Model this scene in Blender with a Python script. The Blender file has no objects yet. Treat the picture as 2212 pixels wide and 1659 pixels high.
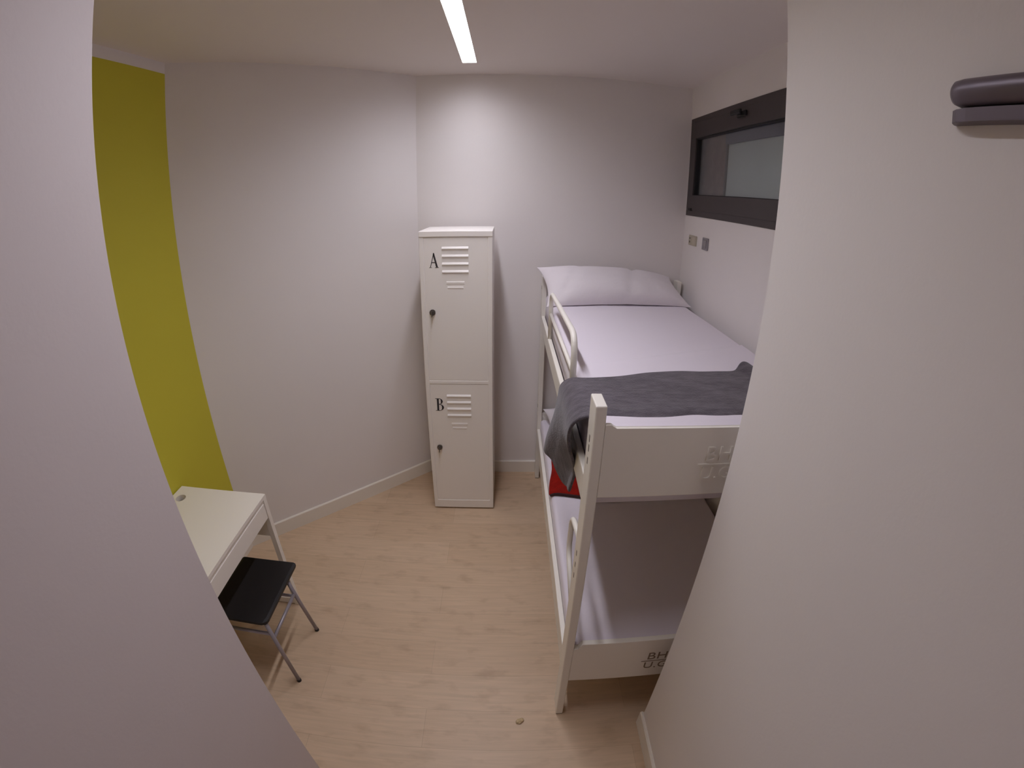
import bpy, bmesh, math, random
from mathutils import Vector, Matrix, noise

C = bpy.context.scene.collection
scene = bpy.context.scene

# ------------------------------------------------------------------ camera
YAW, PITCH, ROLL, CAM_H = 0.0146259, 0.4012781, 0.0141724, 2.0135
cd = bpy.data.cameras.new('camera')
cd.type = 'PANO'
cd.panorama_type = 'FISHEYE_LENS_POLYNOMIAL'
cd.fisheye_fov = math.radians(180)
cd.sensor_fit = 'HORIZONTAL'
cd.sensor_width = 22.12
cd.sensor_height = 16.59
cd.fisheye_polynomial_k0 = 0.0
cd.fisheye_polynomial_k1 = -0.09982484
cd.fisheye_polynomial_k2 = -0.00011395
cd.fisheye_polynomial_k3 = 0.00008051993
cd.fisheye_polynomial_k4 = -0.00000207286
cd.clip_start = 0.01
cam = bpy.data.objects.new('camera', cd)
C.objects.link(cam)
fwd = Vector((math.sin(YAW) * math.cos(PITCH), math.cos(YAW) * math.cos(PITCH), -math.sin(PITCH)))
rgt = Vector((math.cos(YAW), -math.sin(YAW), 0))
up = rgt.cross(fwd)
r2 = math.cos(ROLL) * rgt + math.sin(ROLL) * up
u2 = -math.sin(ROLL) * rgt + math.cos(ROLL) * up
M = Matrix((r2, u2, -fwd)).transposed().to_4x4()
M.translation = Vector((0, 0, CAM_H))
cam.matrix_world = M
scene.camera = cam

# ------------------------------------------------------------------ world, light level
w = bpy.data.worlds.new('world')
scene.world = w
w.use_nodes = True
w.node_tree.nodes['Background'].inputs[0].default_value = (0.01, 0.011, 0.014, 1)
w.node_tree.nodes['Background'].inputs[1].default_value = 1.0
scene.view_settings.view_transform = 'Standard'
scene.view_settings.look = 'None'
scene.view_settings.gamma = 1
scene.view_settings.use_curve_mapping = False
scene.view_settings.exposure = 0.0
STRIP_POWER = 53.0
STRIP_FOCUS = 1.4
STRIP_COLOUR = (0.965, 0.945, 1.04)
try:
    scene.cycles.max_bounces = 12
    scene.cycles.diffuse_bounces = 8
    scene.cycles.glossy_bounces = 4
    scene.cycles.sample_clamp_indirect = 4.0
except Exception:
    pass

# ------------------------------------------------------------------ materials
def mat(name, col, rough=0.6, metal=0.0, bump=None, var=None, spec=0.5, sheen=0.0):
    m = bpy.data.materials.new(name)
    m.use_nodes = True
    nt = m.node_tree
    b = nt.nodes['Principled BSDF']
    b.inputs['Base Color'].default_value = (*col, 1)
    b.inputs['Roughness'].default_value = rough
    b.inputs['Metallic'].default_value = metal
    b.inputs['Specular IOR Level'].default_value = spec
    if sheen:
        b.inputs['Sheen Weight'].default_value = sheen
    tc = nt.nodes.new('ShaderNodeTexCoord')
    if var:
        sc, amt = var[0], var[1]
        mp = nt.nodes.new('ShaderNodeMapping')
        mp.inputs['Scale'].default_value = var[2] if len(var) > 2 else (1, 1, 1)
        n = nt.nodes.new('ShaderNodeTexNoise')
        n.inputs['Scale'].default_value = sc
        n.inputs['Detail'].default_value = 4
        r = nt.nodes.new('ShaderNodeValToRGB')
        r.color_ramp.elements[0].position = 0.3
        r.color_ramp.elements[1].position = 0.7
        r.color_ramp.elements[0].color = (*[c * (1 - amt) for c in col], 1)
        r.color_ramp.elements[1].color = (*[min(1, c * (1 + amt)) for c in col], 1)
        nt.links.new(tc.outputs['Object'], mp.inputs[0])
        nt.links.new(mp.outputs[0], n.inputs['Vector'])
        nt.links.new(n.outputs[0], r.inputs[0])
        nt.links.new(r.outputs[0], b.inputs['Base Color'])
    if bump:
        n2 = nt.nodes.new('ShaderNodeTexNoise')
        n2.inputs['Scale'].default_value = bump[0]
        n2.inputs['Detail'].default_value = 5
        bp = nt.nodes.new('ShaderNodeBump')
        bp.inputs['Strength'].default_value = bump[1]
        bp.inputs['Distance'].default_value = bump[2] if len(bump) > 2 else 0.002
        nt.links.new(tc.outputs['Object'], n2.inputs['Vector'])
        nt.links.new(n2.outputs[0], bp.inputs['Height'])
        nt.links.new(bp.outputs[0], b.inputs['Normal'])
    return m

WALLC = (0.81, 0.775, 0.765)
M_wall = mat('wall_paint', WALLC, 0.75, bump=(90, 0.15), var=(1.6, 0.015), spec=0.25)
M_wall_dim = mat('dimmed_wall_paint', (0.71, 0.65, 0.655), 0.8, bump=(90, 0.15), var=(1.6, 0.015), spec=0.2)  # wall paint made pinker and darker, standing in for weaker light on it
M_ceil = mat('ceiling_paint', (0.80, 0.745, 0.715), 0.85, bump=(70, 0.1), spec=0.1)
M_skirt = mat('skirting_paint', (0.82, 0.775, 0.70), 0.4, bump=(40, 0.05))
M_metal = mat('white_lacquered_metal', (0.84, 0.81, 0.74), 0.32, bump=(250, 0.03))
M_locker = mat('locker_lacquer', (0.90, 0.865, 0.825), 0.35, bump=(200, 0.04))
M_sheet = mat('white_cotton', (0.74, 0.69, 0.76), 0.9, bump=(60, 0.2), spec=0.1, sheen=0.2)
M_pillow = mat('pillow_cotton', (0.76, 0.715, 0.75), 0.9, bump=(14, 0.5, 0.006), spec=0.1, sheen=0.2)
M_grey = mat('grey_fleece', (0.115, 0.102, 0.118), 1.0, bump=(180, 0.8, 0.004), var=(22, 0.3, (1, 3.0, 1)), spec=0.05, sheen=0.25)
M_red = mat('red_fleece', (0.25, 0.008, 0.004), 1.0, bump=(200, 0.7, 0.003), var=(30, 0.15), spec=0.05, sheen=0.1)
M_hem = mat('dark_hem', (0.035, 0.012, 0.012), 0.95)
M_desk = mat('desk_laminate', (0.86, 0.82, 0.755), 0.38, bump=(30, 0.03))
M_black = mat('black_plastic', (0.010, 0.009, 0.010), 0.42, bump=(300, 0.2), spec=0.35)
M_steel = mat('grey_powdercoat_steel', (0.34, 0.31, 0.34), 0.38, metal=0.35)
M_chrome = mat('satin_grey_metal', (0.14, 0.115, 0.14), 0.36, metal=0.35)
M_lock = mat('lock_metal', (0.16, 0.14, 0.12), 0.4, metal=0.7)
M_ink = mat('black_print', (0.03, 0.025, 0.03), 0.6)
M_frame = mat('window_anthracite', (0.050, 0.040, 0.042), 0.45, bump=(120, 0.1))
M_gasket = mat('rubber_gasket', (0.012, 0.011, 0.013), 0.6)
M_dark = mat('dark_recess', (0.06, 0.05, 0.05), 0.8)
M_beige = mat('beige_plastic', (0.50, 0.45, 0.36), 0.45)
M_switch = mat('grey_plastic', (0.27, 0.25, 0.27), 0.45)
M_scrap = mat('tan_paper', (0.50, 0.38, 0.22), 0.8, var=(60, 0.25))
M_ply = mat('bed_base_board', (0.55, 0.47, 0.38), 0.7)
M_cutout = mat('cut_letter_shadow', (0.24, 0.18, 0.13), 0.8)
M_refl_grey = mat('reflected_grey', (0.50, 0.52, 0.51), 0.8, var=(3, 0.06))  # reflected tones painted on the panels added behind the glass
M_refl_violet = mat('reflected_violet', (0.085, 0.08, 0.125), 0.6)
M_refl_brown = mat('reflected_brown', (0.20, 0.125, 0.11), 0.9, var=(14, 0.3))

# emissive diffuser of the ceiling strip
M_emit = bpy.data.materials.new('light_diffuser')
M_emit.use_nodes = True
_b = M_emit.node_tree.nodes['Principled BSDF']
_b.inputs['Base Color'].default_value = (0.9, 0.9, 0.9, 1)
_b.inputs['Emission Color'].default_value = (*STRIP_COLOUR, 1)
# prismatic diffuser: its brightness falls off towards grazing angles
_et = M_emit.node_tree
_eg = _et.nodes.new('ShaderNodeNewGeometry')
_ed = _et.nodes.new('ShaderNodeVectorMath')
_ed.operation = 'DOT_PRODUCT'
_ep = _et.nodes.new('ShaderNodeMath')
_ep.operation = 'POWER'
_ep.inputs[1].default_value = STRIP_FOCUS
_ep.use_clamp = True
_em = _et.nodes.new('ShaderNodeMath')
_em.operation = 'MULTIPLY'
_em.inputs[1].default_value = STRIP_POWER
_et.links.new(_eg.outputs['Incoming'], _ed.inputs[0])
_et.links.new(_eg.outputs['Normal'], _ed.inputs[1])
_et.links.new(_ed.outputs['Value'], _ep.inputs[0])
_et.links.new(_ep.outputs[0], _em.inputs[0])
_et.links.new(_em.outputs[0], _b.inputs['Emission Strength'])

# window glass: fresnel mirror over clear
M_glass = bpy.data.materials.new('window_glass')
M_glass.use_nodes = True
_nt = M_glass.node_tree
_nt.nodes.clear()
_o = _nt.nodes.new('ShaderNodeOutputMaterial')
_mx = _nt.nodes.new('ShaderNodeMixShader')
_lw = _nt.nodes.new('ShaderNodeLayerWeight')
_lw.inputs[0].default_value = 0.5
_pw = _nt.nodes.new('ShaderNodeMath')
_pw.operation = 'POWER'
_pw.inputs[1].default_value = 3.5
_fr = _nt.nodes.new('ShaderNodeMath')
_fr.operation = 'MULTIPLY_ADD'
_fr.inputs[1].default_value = 0.9
_fr.inputs[2].default_value = 0.05
_nt.links.new(_lw.outputs['Facing'], _pw.inputs[0])
_nt.links.new(_pw.outputs[0], _fr.inputs[0])
_tr = _nt.nodes.new('ShaderNodeBsdfTransparent')
_tr.inputs[0].default_value = (0.93, 0.96, 0.97, 1)
_gl = _nt.nodes.new('ShaderNodeBsdfGlossy')
_gl.inputs['Roughness'].default_value = 0.03
_gl.inputs[0].default_value = (0.9, 0.95, 1, 1)
_nt.links.new(_fr.outputs[0], _mx.inputs[0])
_nt.links.new(_tr.outputs[0], _mx.inputs[1])
_nt.links.new(_gl.outputs[0], _mx.inputs[2])
_nt.links.new(_mx.outputs[0], _o.inputs[0])


def green_wall_material():
    """green paint up to 2.735 m, a white painted band above it"""
    m = mat('green_wall_paint', (0.40, 0.36, 0.025), 0.6, bump=(90, 0.15), spec=0.3)
    nt = m.node_tree
    b = nt.nodes['Principled BSDF']
    g = nt.nodes.new('ShaderNodeNewGeometry')
    s = nt.nodes.new('ShaderNodeSeparateXYZ')
    c = nt.nodes.new('ShaderNodeMath')
    c.operation = 'GREATER_THAN'
    c.inputs[1].default_value = 2.735
    mx = nt.nodes.new('ShaderNodeMix')
    mx.data_type = 'RGBA'
    mx.inputs[6].default_value = (0.58, 0.525, 0.045, 1)
    mx.inputs[7].default_value = (*WALLC, 1)
    nt.links.new(g.outputs['Position'], s.inputs[0])
    nt.links.new(s.outputs['Z'], c.inputs[0])
    nt.links.new(c.outputs[0], mx.inputs[0])
    nt.links.new(mx.outputs[2], b.inputs['Base Color'])
    return m


def floor_material():
    m = bpy.data.materials.new('oak_laminate')
    m.use_nodes = True
    nt = m.node_tree
    b = nt.nodes['Principled BSDF']
    b.inputs['Roughness'].default_value = 0.42
    b.inputs['Specular IOR Level'].default_value = 0.35
    L = nt.links.new
    tc = nt.nodes.new('ShaderNodeTexCoord')
    mp = nt.nodes.new('ShaderNodeMapping')
    mp.inputs['Location'].default_value = (0.343, 0.09, 0)
    L(tc.outputs['Object'], mp.inputs[0])
    br = nt.nodes.new('ShaderNodeTexBrick')
    br.inputs['Scale'].default_value = 1.0
    br.inputs['Brick Width'].default_value = 1.38
    br.inputs['Row Height'].default_value = 0.19
    br.inputs['Mortar Size'].default_value = 0.0011
    br.inputs['Mortar Smooth'].default_value = 0.3
    br.offset = 0.36
    br.offset_frequency = 2
    br.inputs['Color1'].default_value = (0.585, 0.43, 0.295, 1)
    br.inputs['Color2'].default_value = (0.63, 0.475, 0.335, 1)
    br.inputs['Mortar'].default_value = (0.49, 0.365, 0.25, 1)
    L(mp.outputs[0], br.inputs['Vector'])
    # long grain
    m2 = nt.nodes.new('ShaderNodeMapping')
    m2.inputs['Scale'].default_value = (1.6, 22, 1)
    L(tc.outputs['Object'], m2.inputs[0])
    n1 = nt.nodes.new('ShaderNodeTexNoise')
    n1.inputs['Scale'].default_value = 3.0
    n1.inputs['Detail'].default_value = 6
    n1.inputs['Distortion'].default_value = 0.6
    L(m2.outputs[0], n1.inputs['Vector'])
    r1 = nt.nodes.new('ShaderNodeValToRGB')
    r1.color_ramp.elements[0].position = 0.25
    r1.color_ramp.elements[1].position = 0.75
    r1.color_ramp.elements[0].color = (0.90, 0.90, 0.89, 1)
    r1.color_ramp.elements[1].color = (1.06, 1.05, 1.04, 1)
    L(n1.outputs[0], r1.inputs[0])
    # knots / darker blotches
    m3 = nt.nodes.new('ShaderNodeMapping')
    m3.inputs['Scale'].default_value = (3.2, 6.5, 1)
    L(tc.outputs['Object'], m3.inputs[0])
    n2 = nt.nodes.new('ShaderNodeTexNoise')
    n2.inputs['Scale'].default_value = 2.4
    n2.inputs['Detail'].default_value = 3
    L(m3.outputs[0], n2.inputs['Vector'])
    r2_ = nt.nodes.new('ShaderNodeValToRGB')
    r2_.color_ramp.elements[0].position = 0.27
    r2_.color_ramp.elements[1].position = 0.46
    r2_.color_ramp.elements[0].color = (0.76, 0.73, 0.70, 1)
    r2_.color_ramp.elements[1].color = (1, 1, 1, 1)
    L(n2.outputs[0], r2_.inputs[0])
    a = nt.nodes.new('ShaderNodeMix'); a.data_type = 'RGBA'; a.blend_type = 'MULTIPLY'
    a.inputs[0].default_value = 1
    L(br.outputs['Color'], a.inputs[6]); L(r1.outputs[0], a.inputs[7])
    c = nt.nodes.new('ShaderNodeMix'); c.data_type = 'RGBA'; c.blend_type = 'MULTIPLY'
    c.inputs[0].default_value = 0.65
    L(a.outputs[2], c.inputs[6]); L(r2_.outputs[0], c.inputs[7])
    L(c.outputs[2], b.inputs['Base Color'])
    bp = nt.nodes.new('ShaderNodeBump')
    bp.inputs['Strength'].default_value = 0.08
    bp.inputs['Distance'].default_value = 0.002
    L(n1.outputs[0], bp.inputs['Height'])
    L(bp.outputs[0], b.inputs['Normal'])
    return m

M_green = green_wall_material()
M_floor = floor_material()

# ------------------------------------------------------------------ helpers
def obj(name, bm, m, parent=None, smooth=False, loc=None):
    me = bpy.data.meshes.new(name)
    bmesh.ops.recalc_face_normals(bm, faces=bm.faces)
    bm.to_mesh(me)
    bm.free()
    me.materials.append(m)
    if smooth:
        for p in me.polygons:
            p.use_smooth = True
    o = bpy.data.objects.new(name, me)
    C.objects.link(o)
    if parent:
        o.parent = parent
    return o

def thing(name, label, cat, loc=(0, 0, 0), group=None):
    o = bpy.data.objects.new(name, None)
    C.objects.link(o)
    o.location = loc
    o.empty_display_size = 0.1
    o['label'] = label
    o['category'] = cat
    if group:
        o['group'] = group
    return o

def tag(o, label, cat, group=None):
    o['label'] = label
    o['category'] = cat
    if group:
        o['group'] = group
    return o

def struct(name, bm, m, parent=None):
    o = obj(name, bm, m, parent)
    if parent is None:
        o['kind'] = 'structure'
    return o

def part(name, bm, m, parent, smooth=False, label=None):
    """mesh given in world coordinates, parented to a thing or to one of its parts"""
    root = parent
    while root.parent:
        root = root.parent
    for v in bm.verts:
        v.co -= root.location
    me = bpy.data.meshes.new(name)
    bmesh.ops.recalc_face_normals(bm, faces=bm.faces)
    bm.to_mesh(me)
    bm.free()
    me.materials.append(m)
    if smooth:
        for p in me.polygons:
            p.use_smooth = True
    o = bpy.data.objects.new(name, me)
    C.objects.link(o)
    o.parent = parent
    if label:
        o['label'] = label
    return o

def add_box(bm, x0, x1, y0, y1, z0, z1, bev=0.0, seg=2):
    vs = [bm.verts.new((x, y, z)) for x in (x0, x1) for y in (y0, y1) for z in (z0, z1)]
    fs = [(0, 1, 3, 2), (4, 6, 7, 5), (0, 4, 5, 1), (2, 3, 7, 6), (0, 2, 6, 4), (1, 5, 7, 3)]
    faces = [bm.faces.new([vs[i] for i in f]) for f in fs]
    if bev:
        es = set()
        for f in faces:
            es.update(f.edges)
        bmesh.ops.bevel(bm, geom=list(es), offset=bev, segments=seg, profile=0.5, affect='EDGES')
    return bm

def box(*a, **k):
    return add_box(bmesh.new(), *a, **k)

def add_prism(bm, pts, axis, a0, a1, bev=0.0):
    """pts: outline in the two remaining axes; extruded along axis from a0 to a1"""
    def mk(p, a):
        if axis == 0: return (a, p[0], p[1])
        if axis == 1: return (p[0], a, p[1])
        return (p[0], p[1], a)
    v0 = [bm.verts.new(mk(p, a0)) for p in pts]
    v1 = [bm.verts.new(mk(p, a1)) for p in pts]
    n = len(pts)
    faces = [bm.faces.new(v0), bm.faces.new(list(reversed(v1)))]
    for i in range(n):
        faces.append(bm.faces.new((v0[i], v1[i], v1[(i + 1) % n], v0[(i + 1) % n])))
    if bev:
        es = set()
        for f in faces:
            es.update(f.edges)
        bmesh.ops.bevel(bm, geom=list(es), offset=bev, segments=2, profile=0.5, affect='EDGES')
    return bm

def prism(*a, **k):
    return add_prism(bmesh.new(), *a, **k)

def smooth_path(pts, n=6):
    """round the corners of a polyline (Chaikin)"""
    P = [Vector(p) for p in pts]
    for _ in range(3):
        Q = [P[0]]
        for i in range(len(P) - 1):
            Q.append(P[i] * 0.75 + P[i + 1] * 0.25)
            Q.append(P[i] * 0.25 + P[i + 1] * 0.75)
        Q.append(P[-1])
        P = Q
    return P

def round_corners(pts, rad, n=6):
    P = [Vector(p) for p in pts]
    out = [P[0]]
    for i in range(1, len(P) - 1):
        a, b, c = P[i - 1], P[i], P[i + 1]
        d1, d2 = (a - b), (c - b)
        t = min(rad, d1.length * 0.49, d2.length * 0.49)
        s, e = b + d1.normalized() * t, b + d2.normalized() * t
        for k in range(n + 1):
            f = k / n
            out.append(s * (1 - f) ** 2 + b * 2 * f * (1 - f) + e * f * f)
    out.append(P[-1])
    return out

def add_tube(bm, path, r, n=12, r_end=None):
    P = [Vector(p) for p in path]
    rings = []
    up_ = None
    for i, p in enumerate(P):
        d = (P[min(i + 1, len(P) - 1)] - P[max(i - 1, 0)]).normalized()
        if up_ is None:
            up_ = d.orthogonal().normalized()
        up_ = (up_ - d * up_.dot(d)).normalized()
        s = d.cross(up_)
        rr = r if r_end is None else r + (r_end - r) * i / (len(P) - 1)
        rings.append([bm.verts.new(p + (up_ * math.cos(2 * math.pi * k / n) + s * math.sin(2 * math.pi * k / n)) * rr) for k in range(n)])
    for a, b in zip(rings, rings[1:]):
        for k in range(n):
            bm.faces.new((a[k], a[(k + 1) % n], b[(k + 1) % n], b[k]))
    bm.faces.new(list(reversed(rings[0])))
    bm.faces.new(rings[-1])
    return bm

def tube(*a, **k):
    return add_tube(bmesh.new(), *a, **k)

def grid_mesh(f, nu, nv):
    bm = bmesh.new()
    V = [[bm.verts.new(f(i / nu, j / nv)) for j in range(nv + 1)] for i in range(nu + 1)]
    for i in range(nu):
        for j in range(nv):
            bm.faces.new((V[i][j], V[i + 1][j], V[i + 1][j + 1], V[i][j + 1]))
    return bm

def solidify(o, t, offset=-1.0, sub=1):
    s = o.modifiers.new('thickness', 'SOLIDIFY')
    s.thickness = t
    s.offset = offset
    if sub:
        q = o.modifiers.new('subdivision', 'SUBSURF')
        q.levels = sub
        q.render_levels = sub

def sm(a, b, x):
    t = max(0.0, min(1.0, (x - a) / (b - a)))
    return t * t * (3 - 2 * t)

def nz(x, y, z=0.0):
    return noise.noise(Vector((x, y, z)))

# ------------------------------------------------------------------ room shell
YB, XR, HC = 3.016, 1.172, 2.79
C1 = (-0.574, YB)
C2 = (-1.640, 2.031)
XP, YC = 0.590, 0.9535           # outer corner, right of the entry
XL, YL = -0.700, 0.6608          # outer corner, left of the entry
YREAR = -1.30
SK = 0.100                       # skirting height

struct('floor', box(-2.0, 1.9, YREAR - 0.2, YB + 0.3, -0.10, 0.0), M_floor)
LX0, LX1, LY0, LY1 = -0.263, -0.180, 0.58, 2.755      # slot of the recessed strip light
bm = bmesh.new()
add_box(bm, -2.0, LX0, YREAR - 0.2, YB + 0.3, HC, HC + 0.15)
add_box(bm, LX1, 1.9, YREAR - 0.2, YB + 0.3, HC, HC + 0.15)
add_box(bm, LX0, LX1, YREAR - 0.2, LY0, HC, HC + 0.15)
add_box(bm, LX0, LX1, LY1, YB + 0.3, HC, HC + 0.15)
struct('ceiling', bm, M_ceil)
struct('wall_back', box(-1.0, 1.9, YB, YB + 0.15, 0, HC), M_wall)
struct('wall_left', box(-1.79, C2[0], YL - 0.01, C2[1] + 0.12, 0, HC), M_green)
# slanted wall between the green wall and the back wall
d = Vector((C1[0] - C2[0], C1[1] - C2[1], 0)).normalized()
nrm = Vector((-d.y, d.x, 0))
a0 = Vector((*C2, 0)); a1 = Vector((*C1, 0))
b1 = a1 + nrm * 0.15 ; b0 = a0 + nrm * 0.15
struct('wall_slanted', prism([(a0.x, a0.y), (a1.x, a1.y), (b1.x, b1.y), (b0.x, b0.y)], 2, 0, HC), M_wall)
# right wall with the window opening
WY0, WY1, WZ0, WZ1 = 1.70, 3.006, 1.953, 2.582
bm = bmesh.new()
add_box(bm, XR, XR + 0.22, YC - 0.5, YB + 0.15, 0, WZ0)
add_box(bm, XR, XR + 0.22, YC - 0.5, YB + 0.15, WZ1, HC)
add_box(bm, XR, XR + 0.22, YC - 0.5, WY0, WZ0, WZ1)
add_box(bm, XR, XR + 0.22, WY1, YB + 0.15, WZ0, WZ1)
struct('wall_right', bm, M_wall)
# the two wall blocks flanking the entry passage
struct('wall_front_right', box(XP, XR + 0.22, YREAR, YC, 0, HC), M_wall)
struct('wall_front_left', box(-1.79, XL, YREAR, YL, 0, HC), M_wall_dim)
struct('wall_rear', box(-1.79, XR + 0.22, YREAR - 0.15, YREAR, 0, HC), M_wall)

def skirting(name, p, q, n, h=SK, t=0.012, ext0=0.0, ext1=0.0):
    """moulded strip from p to q, n = direction into the room"""
    p, q, n = Vector((*p, 0)), Vector((*q, 0)), Vector((*n, 0)).normalized()
    e = (q - p).normalized()
    p = p - e * ext0; q = q + e * ext1
    prof = [(0, 0), (t, 0), (t, h - 0.006), (t - 0.005, h), (0, h)]
    bm = bmesh.new()
    A = [bm.verts.new(p + n * u + Vector((0, 0, z))) for u, z in prof]
    B = [bm.verts.new(q + n * u + Vector((0, 0, z))) for u, z in prof]
    bm.faces.new(A); bm.faces.new(list(reversed(B)))
    for i in range(len(prof)):
        bm.faces.new((A[i], B[i], B[(i + 1) % 5], A[(i + 1) % 5]))
    struct(name, bm, M_skirt)

skirting('baseboard_back', C1, (XR, YB), (0, -1))
skirting('baseboard_slanted', C2, C1, (-nrm.x, -nrm.y))
skirting('baseboard_left', (C2[0], YL), C2, (1, 0))
skirting('baseboard_right', (XR, YB), (XR, YC), (-1, 0))
skirting('baseboard_front_right', (XP, YREAR), (XP, YC), (-1, 0), ext1=0.012)
skirting('baseboard_alcove', (XP, YC), (XR, YC), (0, 1))
skirting('baseboard_front_left', (XL, YREAR), (XL, YL), (1, 0), ext1=0.012)

# ------------------------------------------------------------------ window (structure)
XF0 = XR - 0.004
def ring(bm, x0, x1, y0, y1, z0, z1, w0, w1, wz0, wz1, bev=0.002):
    add_box(bm, x0, x1, y0, y1, z0, z0 + wz0, bev)
    add_box(bm, x0, x1, y0, y1, z1 - wz1, z1, bev)
    add_box(bm, x0, x1, y0, y0 + w0, z0 + wz0, z1 - wz1, bev)
    add_box(bm, x0, x1, y1 - w1, y1, z0 + wz0, z1 - wz1, bev)
win = bpy.data.objects.new('window_1', None)
C.objects.link(win)
win.location = (XR, 2.35, WZ0)
win['kind'] = 'structure'
bm = bmesh.new()
ring(bm, XF0, XR + 0.055, WY0, WY1, WZ0, WZ1, 0.040, 0.040, 0.040, 0.040)
part('window_frame', bm, M_frame, win)
bm = bmesh.new()
ring(bm, XR - 0.010, XR + 0.045, WY0 + 0.036, WY1 - 0.036, WZ0 + 0.036, WZ1 - 0.036, 0.075, 0.068, 0.096, 0.098)
part('sash', bm, M_frame, win)
GY0, GY1, GZ0, GZ1 = WY0 + 0.111, WY1 - 0.104, WZ0 + 0.132, WZ1 - 0.134
bm = bmesh.new()
ring(bm, XR - 0.002, XR + 0.020, GY0 - 0.002, GY1 + 0.002, GZ0 - 0.002, GZ1 + 0.002, 0.009, 0.009, 0.006, 0.009, 0.0)
part('gasket', bm, M_gasket, win)
part('glass', box(XR + 0.012, XR + 0.016, GY0, GY1, GZ0, GZ1), M_glass, win)
# tilt handle on the top rail of the sash
bm = bmesh.new()
add_box(bm, XR - 0.020, XR - 0.009, 2.235, 2.335, 2.500, 2.530, 0.004)
h = part('window_handle', bm, M_gasket, win)
bm = tube([(XR - 0.018, 2.285, 2.515), (XR - 0.046, 2.285, 2.515)], 0.009)
add_box(bm, XR - 0.058, XR - 0.044, 2.225, 2.335, 2.504, 2.528, 0.005)
part('lever', bm, M_gasket, h)
part('hinge', box(XR - 0.018, XR - 0.002, 2.895, 2.935, 1.985, 2.003, 0.003), M_gasket, win)
# added panels behind the pane, coloured as its reflections of the room
part('reflection_panel', box(1.222, 1.230, 1.745, 2.545, WZ0 + 0.045, WZ1 - 0.045), M_refl_grey, win, label='pale grey panel standing in for a reflection')
part('reflection_edge', box(1.212, 1.230, 2.545, 2.562, WZ0 + 0.045, WZ1 - 0.045), M_frame, win)
part('reflection_band', box(1.206, 1.221, 1.745, 2.560, 2.385, WZ1 - 0.045), M_refl_violet, win, label='dark violet band standing in for a reflection')
part('reflection_strip', box(1.240, 1.250, 2.50, WY1 - 0.005, WZ0 + 0.005, WZ1 - 0.005), M_refl_brown, win, label='brown strip standing in for a reflection')

# ------------------------------------------------------------------ ceiling light strip
t = thing('ceiling_light', 'long narrow white strip light glowing on the ceiling', 'light', ((LX0 + LX1) / 2, (LY0 + LY1) / 2, HC))
bm = bmesh.new()
SLOT = 0.014
e = 0.002
add_box(bm, LX0, LX0 + e, LY0, LY1, HC, HC + SLOT + 0.02)
add_box(bm, LX1 - e, LX1, LY0, LY1, HC, HC + SLOT + 0.02)
add_box(bm, LX0 + e, LX1 - e, LY0, LY0 + e, HC, HC + SLOT + 0.02)
add_box(bm, LX0 + e, LX1 - e, LY1 - e, LY1, HC, HC + SLOT + 0.02)
add_box(bm, LX0 + e, LX1 - e, LY0 + e, LY1 - e, HC + SLOT + 0.015, HC + SLOT + 0.02)
part('light_housing', bm, M_metal, t)
part('diffuser', box(LX0 + e, LX1 - e, LY0 + e, LY1 - e, HC + SLOT, HC + SLOT + 0.004), M_emit, t)

# ------------------------------------------------------------------ locker
LKX0, LKX1, LKY, LKD, LKH = -0.481, -0.079, 2.538, 0.38, 1.829
t = thing('locker', 'tall narrow white metal locker with two doors lettered A and B', 'locker', ((LKX0 + LKX1) / 2, LKY + LKD / 2, 0))
bm = bmesh.new()
# carcass: sides, back, bottom plinth, mid shelf, face frame
add_box(bm, LKX0, LKX0 + 0.024, LKY, LKY + LKD, 0.012, 1.80, 0.002)
add_box(bm, LKX1 - 0.024, LKX1, LKY, LKY + LKD, 0.012, 1.80, 0.002)
add_box(bm, LKX0 + 0.02, LKX1 - 0.02, LKY + LKD - 0.015, LKY + LKD, 0.012, 1.80)
add_box(bm, LKX0 + 0.02, LKX1 - 0.02, LKY, LKY + LKD - 0.01, 0.012, 0.075, 0.002)
add_box(bm, LKX0 + 0.02, LKX1 - 0.02, LKY + 0.001, LKY + LKD - 0.01, 0.932, 0.953, 0.002)
add_box(bm, LKX0 + 0.02, LKX1 - 0.02, LKY + 0.0055, LKY + 0.012, 0.075, 1.80)
part('body', bm, M_locker, t)
part('top_cap', box(LKX0 - 0.001, LKX1 + 0.001, LKY - 0.004, LKY + LKD + 0.002, 1.797, LKH, 0.003), M_locker, t)
for fx in (LKX0 + 0.03, LKX1 - 0.03):
    for fy in (LKY + 0.03, LKY + LKD - 0.03):
        part('foot_pad', tube([(fx, fy, 0), (fx, fy, 0.014)], 0.014), M_gasket, t)

def letter_A(bm, x, z, w, h, y):
    """old-style capital: hairline left stroke, heavy right stroke, serifs"""
    def P(pts): add_prism(bm, [(x + u * w, z + v * h) for u, v in pts], 1, y - 0.0008, y)
    P([(0.10, 0.02), (0.17, 0.02), (0.53, 0.93), (0.48, 1.0)])
    P([(0.46, 1.0), (0.55, 1.0), (0.94, 0.02), (0.75, 0.02), (0.42, 0.88)])
    P([(0.26, 0.33), (0.66, 0.33), (0.64, 0.38), (0.28, 0.38)])
    P([(0.0, 0.0), (0.28, 0.0), (0.28, 0.025), (0.0, 0.025)])
    P([(0.64, 0.0), (1.03, 0.0), (1.03, 0.025), (0.64, 0.025)])

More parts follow.
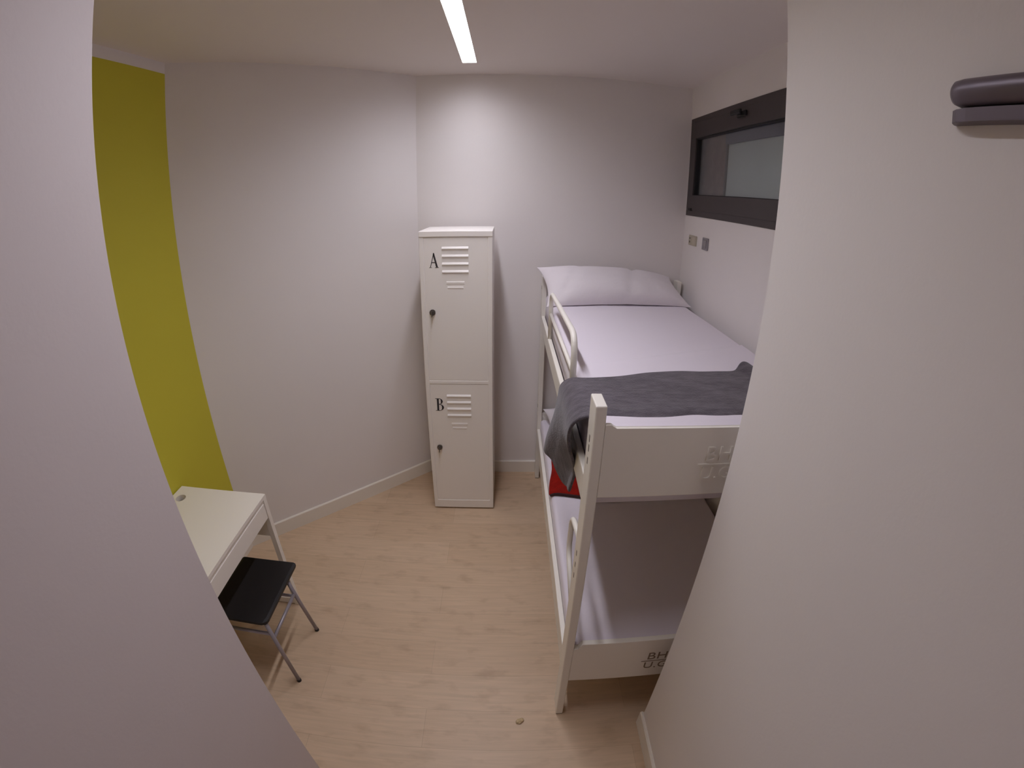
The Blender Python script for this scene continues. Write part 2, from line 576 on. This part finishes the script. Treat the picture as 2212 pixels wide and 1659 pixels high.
def letter_B(bm, x, z, w, h, y):
    def P(pts): add_prism(bm, [(x + u * w, z + v * h) for u, v in pts], 1, y - 0.0008, y)
    P([(0.18, 0.0), (0.40, 0.0), (0.40, 1.0), (0.18, 1.0)])
    P([(0.0, 0.97), (0.5, 0.97), (0.5, 1.0), (0.0, 1.0)])
    P([(0.0, 0.0), (0.5, 0.0), (0.5, 0.03), (0.0, 0.03)])
    def bowl(z0, z1, xr, th):
        n = 14
        c = (z0 + z1) / 2; r = (z1 - z0) / 2
        for k in range(n):
            a0_, a1_ = math.pi * (0.5 - k / n), math.pi * (0.5 - (k + 1) / n)
            def pt(a, inner):
                ww = xr - (th * max(0.12, math.cos(a)) if inner else 0)
                rr = r - (0.03 if inner else 0)
                return (0.42 + (ww - 0.42) * math.cos(a), c + rr * math.sin(a))
            P([pt(a0_, 0), pt(a1_, 0), pt(a1_, 1), pt(a0_, 1)])
    bowl(0.52, 1.0, 0.86, 0.22)
    bowl(0.0, 0.53, 0.98, 0.24)

def locker_door(z0, z1, dz, letter, lz, lockz):
    x0, x1 = LKX0 + 0.027, LKX1 - 0.027
    yf = LKY + 0.003
    bm = box(x0, x1, yf, yf + 0.003, z0, z1, 0.001)
    # pressed louvres
    for k in range(4):
        zc = dz - k * 0.0435
        prof = [(yf, zc - 0.005), (yf - 0.007, zc - 0.003), (yf - 0.006, zc + 0.002), (yf, zc + 0.010)]
        add_prism(bm, prof, 0, -0.356, -0.210)
    # pressed card holder outline
    zc = dz - 0.205
    add_prism(bm, [(yf, zc + 0.004), (yf - 0.0022, zc + 0.008), (yf - 0.0022, zc + 0.018), (yf, zc + 0.022)], 0, -0.334, -0.234)
    add_prism(bm, [(yf, zc - 0.022), (yf - 0.0022, zc - 0.018), (yf - 0.0022, zc - 0.012), (yf, zc - 0.008)], 0, -0.328, -0.240)
    d_ = part('door', bm, M_locker, t, label='white locker door lettered %s' % ('A' if letter is letter_A else 'B'))
    bm = bmesh.new()
    letter(bm, -0.428, lz, 0.052, 0.082, yf - 0.0005)
    part('lettering', bm, M_ink, d_, label='black letter %s' % ('A' if letter is letter_A else 'B'))
    bm = tube([(-0.418, yf, lockz), (-0.418, yf - 0.010, lockz)], 0.017, 20)
    add_tube(bm, [(-0.418, yf - 0.009, lockz), (-0.418, yf - 0.022, lockz)], 0.012, 16)
    lk = part('lock', bm, M_lock, d_)
    bm = box(-0.420, -0.416, yf - 0.040, yf - 0.021, lockz - 0.020, lockz + 0.010, 0.001)
    part('key_tab', bm, M_lock, d_)

locker_door(0.957, 1.793, 1.733, letter_A, 1.627, 1.372)
locker_door(0.079, 0.929, 0.853, letter_B, 0.754, 0.495)

# ------------------------------------------------------------------ bunk bed
PX0, PX1 = 0.227, 0.257          # left posts
RX0, RX1 = 1.122, 1.152          # right posts
FY0, FY1 = 1.033, 1.115          # foot posts
HY0, HY1 = 2.915, 2.990          # head posts
t = thing('bunk_bed', 'white metal bunk bed standing along the window wall', 'bunk bed', ((PX0 + RX1) / 2, (FY0 + HY1) / 2, 0))
for (x0, x1, y0, y1) in ((PX0, PX1, FY0, FY1), (RX0, RX1, FY0, FY1), (PX0, PX1, HY0, HY1), (RX0, RX1, HY0, HY1)):
    p = part('post', box(x0, x1, y0, y1, 0.004, 1.516, 0.0035), M_metal, t)
    part('foot_cap', box(x0 + 0.002, x1 - 0.002, y0 + 0.002, y1 - 0.002, 0.0, 0.006), M_gasket, p)
    if x0 == PX0 and y0 == FY0:
        for z in (1.40, 1.37, 1.33, 0.98, 0.93, 0.88):
            part('slot', box(x0 - 0.0008, x0 + 0.001, 1.072, 1.079, z - 0.010, z + 0.010), M_lock, p)
    if x0 == PX0 and y0 == HY0:
        for z in (1.44, 0.60):
            part('slot', box(x0 - 0.0008, x0 + 0.001, 2.94, 2.95, z - 0.012, z + 0.012), M_lock, p)

def text_mesh(s, size, x, y, z, depth, m, parent, name='lettering', label=None):
    cu = bpy.data.curves.new('txt', 'FONT')
    cu.body = s
    cu.size = size
    cu.extrude = depth / 2
    cu.space_character = 1.05
    o = bpy.data.objects.new('txt', cu)
    C.objects.link(o)
    o.rotation_euler = (math.pi / 2, 0, 0)
    bpy.context.view_layer.update()
    dg = bpy.context.evaluated_depsgraph_get()
    me = bpy.data.meshes.new_from_object(o.evaluated_get(dg))
    bpy.data.objects.remove(o)
    bm = bmesh.new()
    bm.from_mesh(me)
    bpy.data.meshes.remove(me)
    bm.transform(Matrix.Translation((x, y, z)) @ Matrix.Rotation(math.pi / 2, 4, 'X'))
    return part(name, bm, m, parent, label=label)

def end_board(y0, y1, z0, z1, notch, lettered, mm):
    if notch:     # the top edge steps near the posts
        pts = [(PX1, z0), (RX0, z0), (RX0, z1 + notch), (RX0 - 0.016, z1 + notch), (RX0 - 0.030, z1),
               (PX1 + 0.030, z1), (PX1 + 0.016, z1 + notch), (PX1, z1 + notch)]
    else:
        pts = [(PX1, z0), (RX0, z0), (RX0, z1), (PX1, z1)]
    b = part('end_board', prism(pts, 1, y0, y1, bev=0.002), M_metal, t)
    if lettered:
        zz = z0 + lettered
        rel = 0.008 if mm is M_metal else 0.002
        bm = box(0.536, 0.760, y0 - rel / 2, y0 + 0.0005, zz - 0.002, zz + 0.002)
        part('rule', bm, mm, b)
        text_mesh('BH', 0.066, 0.553, y0, zz + 0.012, rel, mm, b)
        text_mesh('U.G', 0.060, 0.548, y0, zz - 0.050, rel, mm, b)
    return b
end_board(FY0 + 0.0005, FY0 + 0.014, 1.231, 1.450, 0.013, 0.105, M_metal)
end_board(FY0 + 0.0005, FY0 + 0.022, 0.291, 0.542, -0.030, 0.110, M_cutout)
end_board(HY0 + 0.020, HY0 + 0.045, 1.231, 1.450, 0.0, 0, M_metal)
end_board(HY0 + 0.020, HY0 + 0.045, 0.291, 0.545, 0.0, 0, M_metal)
for z0, z1 in ((1.165, 1.258), (0.310, 0.428)):
    for x0 in (PX0 + 0.0005, RX0 + 0.006):
        bm = box(x0, x0 + 0.022, FY1, HY0, z0, z1, 0.004)
        rl = part('side_rail', bm, M_metal, t)
    bm = box(PX0 + 0.0225, RX0 + 0.006, FY1 - 0.02, HY0 + 0.02, z0 + 0.012, z0 + 0.030)
    part('bed_base', bm, M_ply, t)

# guard rail of the upper bunk: looped tube with an inner bar
gx = PX0 + 0.012
path = round_corners([(gx, 2.42, 1.256), (gx, 2.42, 1.515), (gx, 1.525, 1.548), (gx, 1.525, 1.256)], 0.085, 8)
g = part('guard_rail', tube(path, 0.0115, 14), M_metal, t, smooth=True)
path = [(gx, 2.42, 1.395), (gx, 1.525, 1.415)]
part('guard_bar', tube(path, 0.009, 12), M_metal, g, smooth=True)
# looped step bracket low on the foot post
sx = PX0 + 0.012
path = round_corners([(sx, 1.112, 1.006), (sx, 1.275, 0.972), (sx, 1.285, 0.800), (sx, 1.112, 0.700)], 0.05, 8)
part('step_bracket', tube(path, 0.010, 14), M_metal, t, smooth=True)

# mattresses ---------------------------------------------------------
def mattress(x0, x1, y0, y1, z0, z1, r, crease):
    """rounded cushion slab in a fitted sheet"""
    nu, nv = 60, 90
    bm = bmesh.new()
    def sq(a, b, u, rad):
        # distribute parameter with dense ends
        return a + (b - a) * u
    cx, cy = (x0 + x1) / 2, (y0 + y1) / 2
    hx, hy = (x1 - x0) / 2, (y1 - y0) / 2
    def F(u, v):
        x = x0 + (x1 - x0) * u; y = y0 + (y1 - y0) * v
        dx = max(0, abs(x - cx) - (hx - r)) / r
        dy = max(0, abs(y - cy) - (hy - r)) / r
        q = min(1.0, math.hypot(dx, dy))
        drop = r * (1 - math.sqrt(max(0, 1 - q * q)))
        zz = z1 - drop
        zz += 0.0025 * nz(x * 5, y * 4, z1) * (1 - q)
        if crease:
            yc = 1.60 + (x - 0.27) * 0.36
            zz += 0.011 * (sm(yc + 0.012, yc - 0.002, y)) * (1 - q) 
        return zz
    # non-uniform sampling
    us = sorted(set([i / nu for i in range(nu + 1)] + [k * r / 8 / (x1 - x0) for k in range(9)] + [1 - k * r / 8 / (x1 - x0) for k in range(9)]))
    vs = sorted(set([i / nv for i in range(nv + 1)] + [k * r / 8 / (y1 - y0) for k in range(9)] + [1 - k * r / 8 / (y1 - y0) for k in range(9)]))
    top = [[bm.verts.new((x0 + (x1 - x0) * u, y0 + (y1 - y0) * v, F(u, v))) for v in vs] for u in us]
    bot = [[None] * len(vs) for _ in us]
    for i in range(len(us)):
        for j in range(len(vs)):
            if i in (0, len(us) - 1) or j in (0, len(vs) - 1):
                bot[i][j] = bm.verts.new((top[i][j].co.x, top[i][j].co.y, z0))
    for i in range(len(us) - 1):
        for j in range(len(vs) - 1):
            bm.faces.new((top[i][j], top[i + 1][j], top[i + 1][j + 1], top[i][j + 1]))
    n_, m_ = len(us), len(vs)
    loop = [(i, 0) for i in range(n_)] + [(n_ - 1, j) for j in range(1, m_)] + [(i, m_ - 1) for i in range(n_ - 2, -1, -1)] + [(0, j) for j in range(m_ - 2, 0, -1)]
    for k in range(len(loop)):
        a_, b_ = loop[k], loop[(k + 1) % len(loop)]
        bm.faces.new((top[a_[0]][a_[1]], top[b_[0]][b_[1]], bot[b_[0]][b_[1]], bot[a_[0]][a_[1]]))
    bm.faces.new([bot[a_[0]][a_[1]] for a_ in loop])
    return bm

MX0, MX1, MY0, MY1 = 0.2525, 1.117, 1.058, 2.930
o = obj('mattress', mattress(MX0, MX1, MY0, MY1, 1.196, 1.404, 0.030, True), M_sheet, smooth=True)
tag(o, 'mattress in a white sheet on the upper bunk', 'mattress', 'sheeted mattresses of the bunk bed')
o = obj('mattress', mattress(PX0 + 0.0228, MX1, MY0, MY1, 0.341, 0.502, 0.024, False), M_sheet, smooth=True)
tag(o, 'mattress in a white sheet on the lower bunk', 'mattress', 'sheeted mattresses of the bunk bed')

# pillows --------------------------------------------------------------
def pillow(cx, cy, cz, a, b, c, tilt, yaw, seed, twist=0.0):
    n = 40
    bm = bmesh.new()
    def S(u, v, s):
        # pointed corners, hollow sides
        x = a * u * (1 - 0.07 * (1 - v * v) * abs(u) ** 3)
        y = b * v * (1 - 0.13 * (1 - u * u) * abs(v) ** 3)
        h_ = max(0.0, (1 - abs(u) ** 3.0)) ** 0.62 * max(0.0, (1 - abs(v) ** 2.6)) ** 0.6
        z = c * h_ * (1.0 if s > 0 else 0.22)
        z *= 1 + 0.10 * nz(u * 2.2 + seed, v * 1.7, seed)
        z += 0.006 * h_ * math.sin(9 * u + 3 * v + seed) * nz(u * 3, v * 3, seed + 4)
        # creases running from the middle
        z -= 0.017 * h_ * math.exp(-((u - 0.22 - 0.12 * v) / 0.045) ** 2)
        z -= 0.011 * h_ * math.exp(-((u - 0.40 + 0.10 * v) / 0.04) ** 2)
        z -= 0.009 * h_ * math.exp(-((u + 0.62 - 0.25 * v) / 0.05) ** 2)
        return Vector((x, y, s * z))
    rot = Matrix.Rotation(yaw, 4, 'Z') @ Matrix.Rotation(tilt, 4, 'X')
    T = Matrix.Translation((cx, cy, cz)) @ rot
    def ps(i): 
        s_ = -1 + 2 * i / n
        return math.sin(s_ * math.pi / 2)
    tops, bots = [], []
    for i in range(n + 1):
        rt, rb = [], []
        for j in range(n + 1):
            u, v = ps(i), ps(j)
            p = S(u, v, 1)
            p.z += twist * (-u) * (v + 1) * 0.5
            rt.append(bm.verts.new(T @ p))
            if i in (0, n) or j in (0, n):
                rb.append(rt[-1])
            else:
                q = S(u, v, -1)
                q.z += twist * (-u) * (v + 1) * 0.5
                rb.append(bm.verts.new(T @ q))
        tops.append(rt); bots.append(rb)
    for i in range(n):
        for j in range(n):
            bm.faces.new((tops[i][j], tops[i + 1][j], tops[i + 1][j + 1], tops[i][j + 1]))
            f = (bots[i][j], bots[i][j + 1], bots[i + 1][j + 1], bots[i + 1][j])
            bm.faces.new(f)
    return bm

o = obj('pillow', pillow(0.660, 2.775, 1.480, 0.458, 0.185, 0.100, math.radians(24), math.radians(7), 1.0, 0.028), M_pillow, smooth=True)
tag(o, 'plump white pillow at the head of the upper bunk', 'pillow', 'white pillows of the bunk bed')
o = obj('pillow', pillow(0.690, 2.745, 0.575, 0.425, 0.165, 0.085, math.radians(8), math.radians(2), 3.0), M_pillow, smooth=True)
tag(o, 'white pillow at the head of the lower bunk', 'pillow', 'white pillows of the bunk bed')

# grey blanket across the upper bunk ------------------------------------
def grey_blanket(u, v):
    """u: 0 at the wall side .. 1 at the hanging tip; v: 0 near (foot) edge .. 1 far edge"""
    top_len = 0.865
    R_ = 0.050
    drop = 0.335
    L = top_len + R_ * math.pi / 2 + drop
    s = u * L
    zt = 1.412
    xw = 1.112
    y_near = 1.172 + 0.003 * math.sin(19 * u) + 0.002 * math.sin(47 * u)
    y_far = 1.535 - 0.075 * sm(0.35, 0.66, u)
    if s < top_len:
        x = xw - s
        z = zt + 0.003 * nz(x * 9, v * 5, 2)
        y = y_near + (y_far - y_near) * v
        # raised fold towards the wall
        z += 0.022 * math.exp(-((x - 0.925) / 0.026) ** 2) * sm(0.80, 1.0, v) + 0.012 * math.exp(-((x - 1.0) / 0.12) ** 2) * sm(0.6, 1.0, v)
        y += 0.040 * math.exp(-((x - 0.925) / 0.035) ** 2) * sm(0.75, 1.0, v)
        z -= 0.010 * sm(0.10, 0.0, v)
    else:
        s2 = s - top_len
        x_e = xw - top_len
        if s2 < R_ * math.pi / 2:
            a = s2 / R_
            x = x_e - R_ * math.sin(a)
            z = zt - R_ * (1 - math.cos(a))
            f = 0.0
        else:
            f = (s2 - R_ * math.pi / 2) / drop
            x = x_e - R_ - 0.006 * f
            z = zt - R_ - (s2 - R_ * math.pi / 2)
        k = s2 / (R_ * math.pi / 2 + drop)
        # near edge runs slanting to the tip, far edge sweeps back to the low corner
        yn = 1.168 + 0.205 * k ** 1.2
        yf = 1.460 + 0.235 * k ** 1.25
        y = yn + (yf - yn) * v
        # the near third is gathered in a deep fold turned away from the light
        fold = sm(0.50, 0.12, v)
        x += 0.060 * fold * sm(0.22, 0.75, k) - 0.012 * math.sin(v * 9 + 1.0) * sm(0.1, 0.9, k)
        z += 0.026 * sm(0.5, 1.0, v) * k - 0.045 * k * math.exp(-((v - 0.2) / 0.25) ** 2)
        x -= 0.012 * sm(0.15, 0.9, k) * math.exp(-((v - 0.78) / 0.2) ** 2)
        z += 0.010 * math.sin(v * 14) * sm(0.85, 1.0, k)
    return Vector((x, y, z))

o = obj('blanket', grid_mesh(grey_blanket, 110, 40), M_grey, smooth=True)
solidify(o, 0.011, 1.0, 1)
tag(o, 'dark grey fleece blanket folded across the upper bunk, hanging over its side', 'blanket')

# red blanket on the lower bunk ------------------------------------------
def red_blanket(u, v):
    x = 0.236 + 0.84 * u
    yn = 2.026 - 0.062 * sm(0.0, 0.4, u) + 0.04 * sm(0.46, 0.56, u) - 0.02 * sm(0.75, 0.9, u)
    yf = 2.430 + 0.02 * math.sin(7 * u)
    y = yn + (yf - yn) * v
    x += 0.050 * v * (1 - u) ** 3 - 0.004 * math.sin(v * 8)
    z = 0.5105 + 0.012 * math.exp(-((v - 0.5) / 0.3) ** 2) + 0.004 * nz(x * 8, y * 8, 5)
    z -= 0.012 * sm(0.05, 0.0, u)
    return Vector((x, y, z + 0.006))
rb = obj('blanket', grid_mesh(red_blanket, 50, 24), M_red, smooth=True)
solidify(rb, 0.012, -1.0, 1)
rb.modifiers[0].offset = -1
tag(rb, 'red fleece blanket with a dark hem lying across the lower bunk', 'blanket')
path = [red_blanket(k / 40 * 0.98 + 0.01, 0.0) + Vector((0, -0.003, -0.003)) for k in range(41)]
hem = obj('hem', tube(path, 0.0075, 10), M_hem, smooth=True)
hem.parent = rb

# ------------------------------------------------------------------ desk
DX0, DX1, DY0, DY1 = -1.633, -1.133, 0.896, 1.626
t = thing('desk', 'small white desk with a shallow drawer against the green wall', 'desk', ((DX0 + DX1) / 2, (DY0 + DY1) / 2, 0))
# top with a round cable hole
bm = bmesh.new()
hx, hy, hr = -1.573, 1.530, 0.030
N = 32
outer = []
per = [(DX0, DY0), (DX1, DY0), (DX1, DY1), (DX0, DY1)]
def square_pt(a):
    dx, dy = math.cos(a), math.sin(a)
    ts = []
    if dx > 1e-9: ts.append((DX1 - hx) / dx)
    if dx < -1e-9: ts.append((DX0 - hx) / dx)
    if dy > 1e-9: ts.append((DY1 - hy) / dy)
    if dy < -1e-9: ts.append((DY0 - hy) / dy)
    q = min(ts)
    return (hx + dx * q, hy + dy * q)
angs = sorted([2 * math.pi * k / N for k in range(N)] + [math.atan2(p[1] - hy, p[0] - hx) % (2 * math.pi) for p in per])
z1, z0 = 0.750, 0.732
ri_t = [bm.verts.new((hx + hr * math.cos(a), hy + hr * math.sin(a), z1)) for a in angs]
ri_b = [bm.verts.new((hx + hr * math.cos(a), hy + hr * math.sin(a), z0)) for a in angs]
ro_t = [bm.verts.new((*square_pt(a), z1)) for a in angs]
ro_b = [bm.verts.new((*square_pt(a), z0)) for a in angs]
n = len(angs)
for i in range(n):
    j = (i + 1) % n
    bm.faces.new((ri_t[i], ro_t[i], ro_t[j], ri_t[j]))
    bm.faces.new((ri_b[i], ri_b[j], ro_b[j], ro_b[i]))
    bm.faces.new((ri_t[i], ri_t[j], ri_b[j], ri_b[i]))
    bm.faces.new((ro_t[i], ro_b[i], ro_b[j], ro_t[j]))
top = part('desk_top', bm, M_desk, t)
bm = bmesh.new()
for k in range(N):
    a, b_ = 2 * math.pi * k / N, 2 * math.pi * (k + 1) / N
    ro, ri = hr + 0.0005, hr - 0.003
    q = [bm.verts.new((hx + r_ * math.cos(c_), hy + r_ * math.sin(c_), z_)) for c_ in (a, b_) for r_ in (ri, ro) for z_ in (0.722, 0.7505)]
    for f in ((0, 1, 5, 4), (2, 6, 7, 3), (1, 3, 7, 5), (0, 4, 6, 2)):
        bm.faces.new([q[i] for i in f])
part('cable_sleeve', bm, M_desk, top)
# drawer
bm = box(DX1 - 0.018, DX1 - 0.001, DY0 + 0.030, DY1 - 0.034, 0.631, 0.716, 0.0015)
dr = part('drawer', bm, M_desk, t)
bm = bmesh.new()
add_box(bm, DX0 + 0.06, DX1 - 0.018, DY0 + 0.034, DY1 - 0.040, 0.636, 0.644)
add_box(bm, DX0 + 0.06, DX1 - 0.018, DY0 + 0.034, DY0 + 0.046, 0.644, 0.708)
add_box(bm, DX0 + 0.06, DX1 - 0.018, DY1 - 0.052, DY1 - 0.040, 0.644, 0.708)
part('drawer_box', bm, M_desk, dr)
part('top_rail', box(DX1 - 0.012, DX1 - 0.004, DY0 + 0.028, DY1 - 0.028, 0.718, 0.732), M_desk, t)
for y0 in (DY1 - 0.027, DY0):
    part('side_apron', box(DX0 + 0.006, DX1 - 0.030, y0 + 0.004, y0 + 0.023, 0.505, 0.732), M_desk, t)
    part('foot_rail', box(DX0 + 0.03, DX1 - 0.028, y0 + 0.001, y0 + 0.026, 0.006, 0.048, 0.002), M_desk, t)
    for x0 in (DX1 - 0.028, DX0 + 0.002):
        part('leg', box(x0, x0 + 0.028, y0, y0 + 0.027, 0.0, 0.732, 0.002), M_desk, t)
part('back_panel', box(DX0 + 0.004, DX0 + 0.016, DY0 + 0.03, DY1 - 0.03, 0.50, 0.70), M_desk, t)

# ------------------------------------------------------------------ stool
t = thing('stool', 'low stool with a black seat and grey steel legs in front of the desk', 'stool', (-1.14, 1.30, 0))
def seat_fn():
    # outline slightly waisted, lip turned down on the left and right
    n = 24
    bm = bmesh.new()
    x0, x1, y0, y1 = -1.288, -0.992, 1.113, 1.492
    def F(u, v, th):
        x = x0 + (x1 - x0) * u
        y = y0 + (y1 - y0) * v
        rc = 0.030 if v < 0.5 else 0.008
        # round the corners
        cx_ = min(max(x, x0 + rc), x1 - rc); cy_ = min(max(y, y0 + rc), y1 - rc)
        dx, dy = x - cx_, y - cy_
        if dx and dy:
            l = math.hypot(dx, dy)
            m_ = max(abs(dx), abs(dy))
            x, y = cx_ + dx / l * m_, cy_ + dy / l * m_
        z = 0.450 - 0.006 * math.sin(math.pi * u) * math.sin(math.pi * v) - 0.004 * sm(0.9, 1.0, abs(2 * u - 1))
        return (x, y, z - th)
    T = [[bm.verts.new(F(i / n, j / n, 0)) for j in range(n + 1)] for i in range(n + 1)]
    B = [[bm.verts.new(F(i / n, j / n, 0.014)) for j in range(n + 1)] for i in range(n + 1)]
    for i in range(n):
        for j in range(n):
            bm.faces.new((T[i][j], T[i + 1][j], T[i + 1][j + 1], T[i][j + 1]))
            bm.faces.new((B[i][j], B[i][j + 1], B[i + 1][j + 1], B[i + 1][j]))
    for i in range(n):
        bm.faces.new((T[i][0], B[i][0], B[i + 1][0], T[i + 1][0]))
        bm.faces.new((T[i][n], T[i + 1][n], B[i + 1][n], B[i][n]))
        bm.faces.new((T[0][i], T[0][i + 1], B[0][i + 1], B[0][i]))
        bm.faces.new((T[n][i], B[n][i], B[n][i + 1], T[n][i + 1]))
    return bm
part('seat', seat_fn(), M_black, t)
tops = {(1, 0): (-1.010, 1.135), (1, 1): (-1.010, 1.395), (0, 0): (-1.265, 1.135), (0, 1): (-1.265, 1.395)}
feet = {(1, 0): (-0.970, 1.126), (1, 1): (-0.975, 1.442), (0, 0): (-1.305, 1.126), (0, 1): (-1.305, 1.442)}
def at(k, z):
    f = z / 0.438
    a_, b_ = feet[k], tops[k]
    return (a_[0] + (b_[0] - a_[0]) * f, a_[1] + (b_[1] - a_[1]) * f, z)
for k in tops:
    lg = part('leg', tube([at(k, 0.010), at(k, 0.437)], 0.0095, 14), M_steel, t, smooth=True)
    part('foot_cap', tube([at(k, 0.0), at(k, 0.013)], 0.0110, 14), M_black, lg)
for a_, b_, z in (((1, 0), (1, 1), 0.325), ((0, 0), (0, 1), 0.325)):
    part('side_bar', tube([at(a_, z), at(b_, z)], 0.0085, 12), M_steel, t, smooth=True)
for a_, b_, z in (((0, 0), (1, 0), 0.355), ((0, 1), (1, 1), 0.300)):
    part('cross_bar', tube([at(a_, z), at(b_, z)], 0.0085, 12), M_steel, t, smooth=True)

# ------------------------------------------------------------------ sockets and switch
t = thing('wall_socket', 'small beige double wall socket below the window corner', 'socket', (XR, 2.845, 1.80))
part('cover_plate', box(XR - 0.008, XR, 2.782, 2.905, 1.768, 1.832, 0.003), M_beige, t)
for yc in (2.875, 2.812):
    b = part('socket_insert', box(XR - 0.011, XR - 0.006, yc - 0.024, yc + 0.024, 1.776, 1.824, 0.003), M_beige, t)
for z in (1.790, 1.812):
    part('socket_hole', box(XR - 0.0125, XR - 0.010, 2.868, 2.882, z - 0.006, z + 0.006), M_lock, t)
t = thing('light_switch', 'small grey rectangular switch plate beside the beige socket', 'switch', (XR, 2.64, 1.80))
part('cover_plate', box(XR - 0.009, XR, 2.600, 2.682, 1.764, 1.836, 0.003), M_switch, t)
part('rocker', box(XR - 0.013, XR - 0.008, 2.616, 2.666, 1.776, 1.824, 0.003), M_switch, t)

# ------------------------------------------------------------------ metal fitting high on the passage wall
t = thing('door_closer', 'grey metal bar fitting high on the wall right of the entry', 'door closer', (XP, 0.25, 2.20))
bm = bmesh.new()
n = 14
prof = []
for k in range(n + 1):       # rounded bar section
    a = math.pi * (0.5 + k / n)
    prof.append((0.573 + 0.016 * math.cos(a), 2.2195 + 0.0185 * math.sin(a)))
prof += [(0.590, 2.201), (0.590, 2.238)]
ends = [(-0.05, 1.0), (0.462, 1.0), (0.478, 0.93), (0.486, 0.75), (0.489, 0.45)]
rings = []
for y, s in ends:
    rings.append([bm.verts.new((0.590 + (px - 0.590) * s, y, 2.2195 + (pz - 2.2195) * s)) for px, pz in prof])
for A, B in zip(rings, rings[1:]):
    for k in range(len(prof)):
        bm.faces.new((A[k], A[(k + 1) % len(prof)], B[(k + 1) % len(prof)], B[k]))
bm.faces.new(rings[0]); bm.faces.new(list(reversed(rings[-1])))
part('closer_arm', bm, M_chrome, t, smooth=True)
# lower flat rail whose end is rounded seen from below
pts = [(0.590, -0.05), (0.590, 0.493), (0.584, 0.493), (0.576, 0.489), (0.570, 0.478), (0.568, 0.46), (0.568, -0.05)]
bm = prism([(x, y) for x, y in pts], 2, 2.180, 2.198, bev=0.0012)
part('slide_rail', bm, M_chrome, t)

# ------------------------------------------------------------------ scrap on the floor
bm = bmesh.new()
random.seed(4)
bmesh.ops.create_icosphere(bm, subdivisions=3, radius=1.0)
for v in bm.verts:
    p = v.co.copy()
    k = 1 + 0.35 * nz(p.x * 1.7, p.y * 1.7, p.z * 1.7 + 3)
    v.co = Vector((0.069 + 0.016 * p.x * k + 0.006 * p.y, 1.001 + 0.013 * p.y * k, max(0.0, 0.006 + 0.008 * p.z * k)))
o = obj('scrap', bm, M_scrap)
tag(o, 'small crumpled tan scrap lying on the floor near the bed foot', 'scrap')
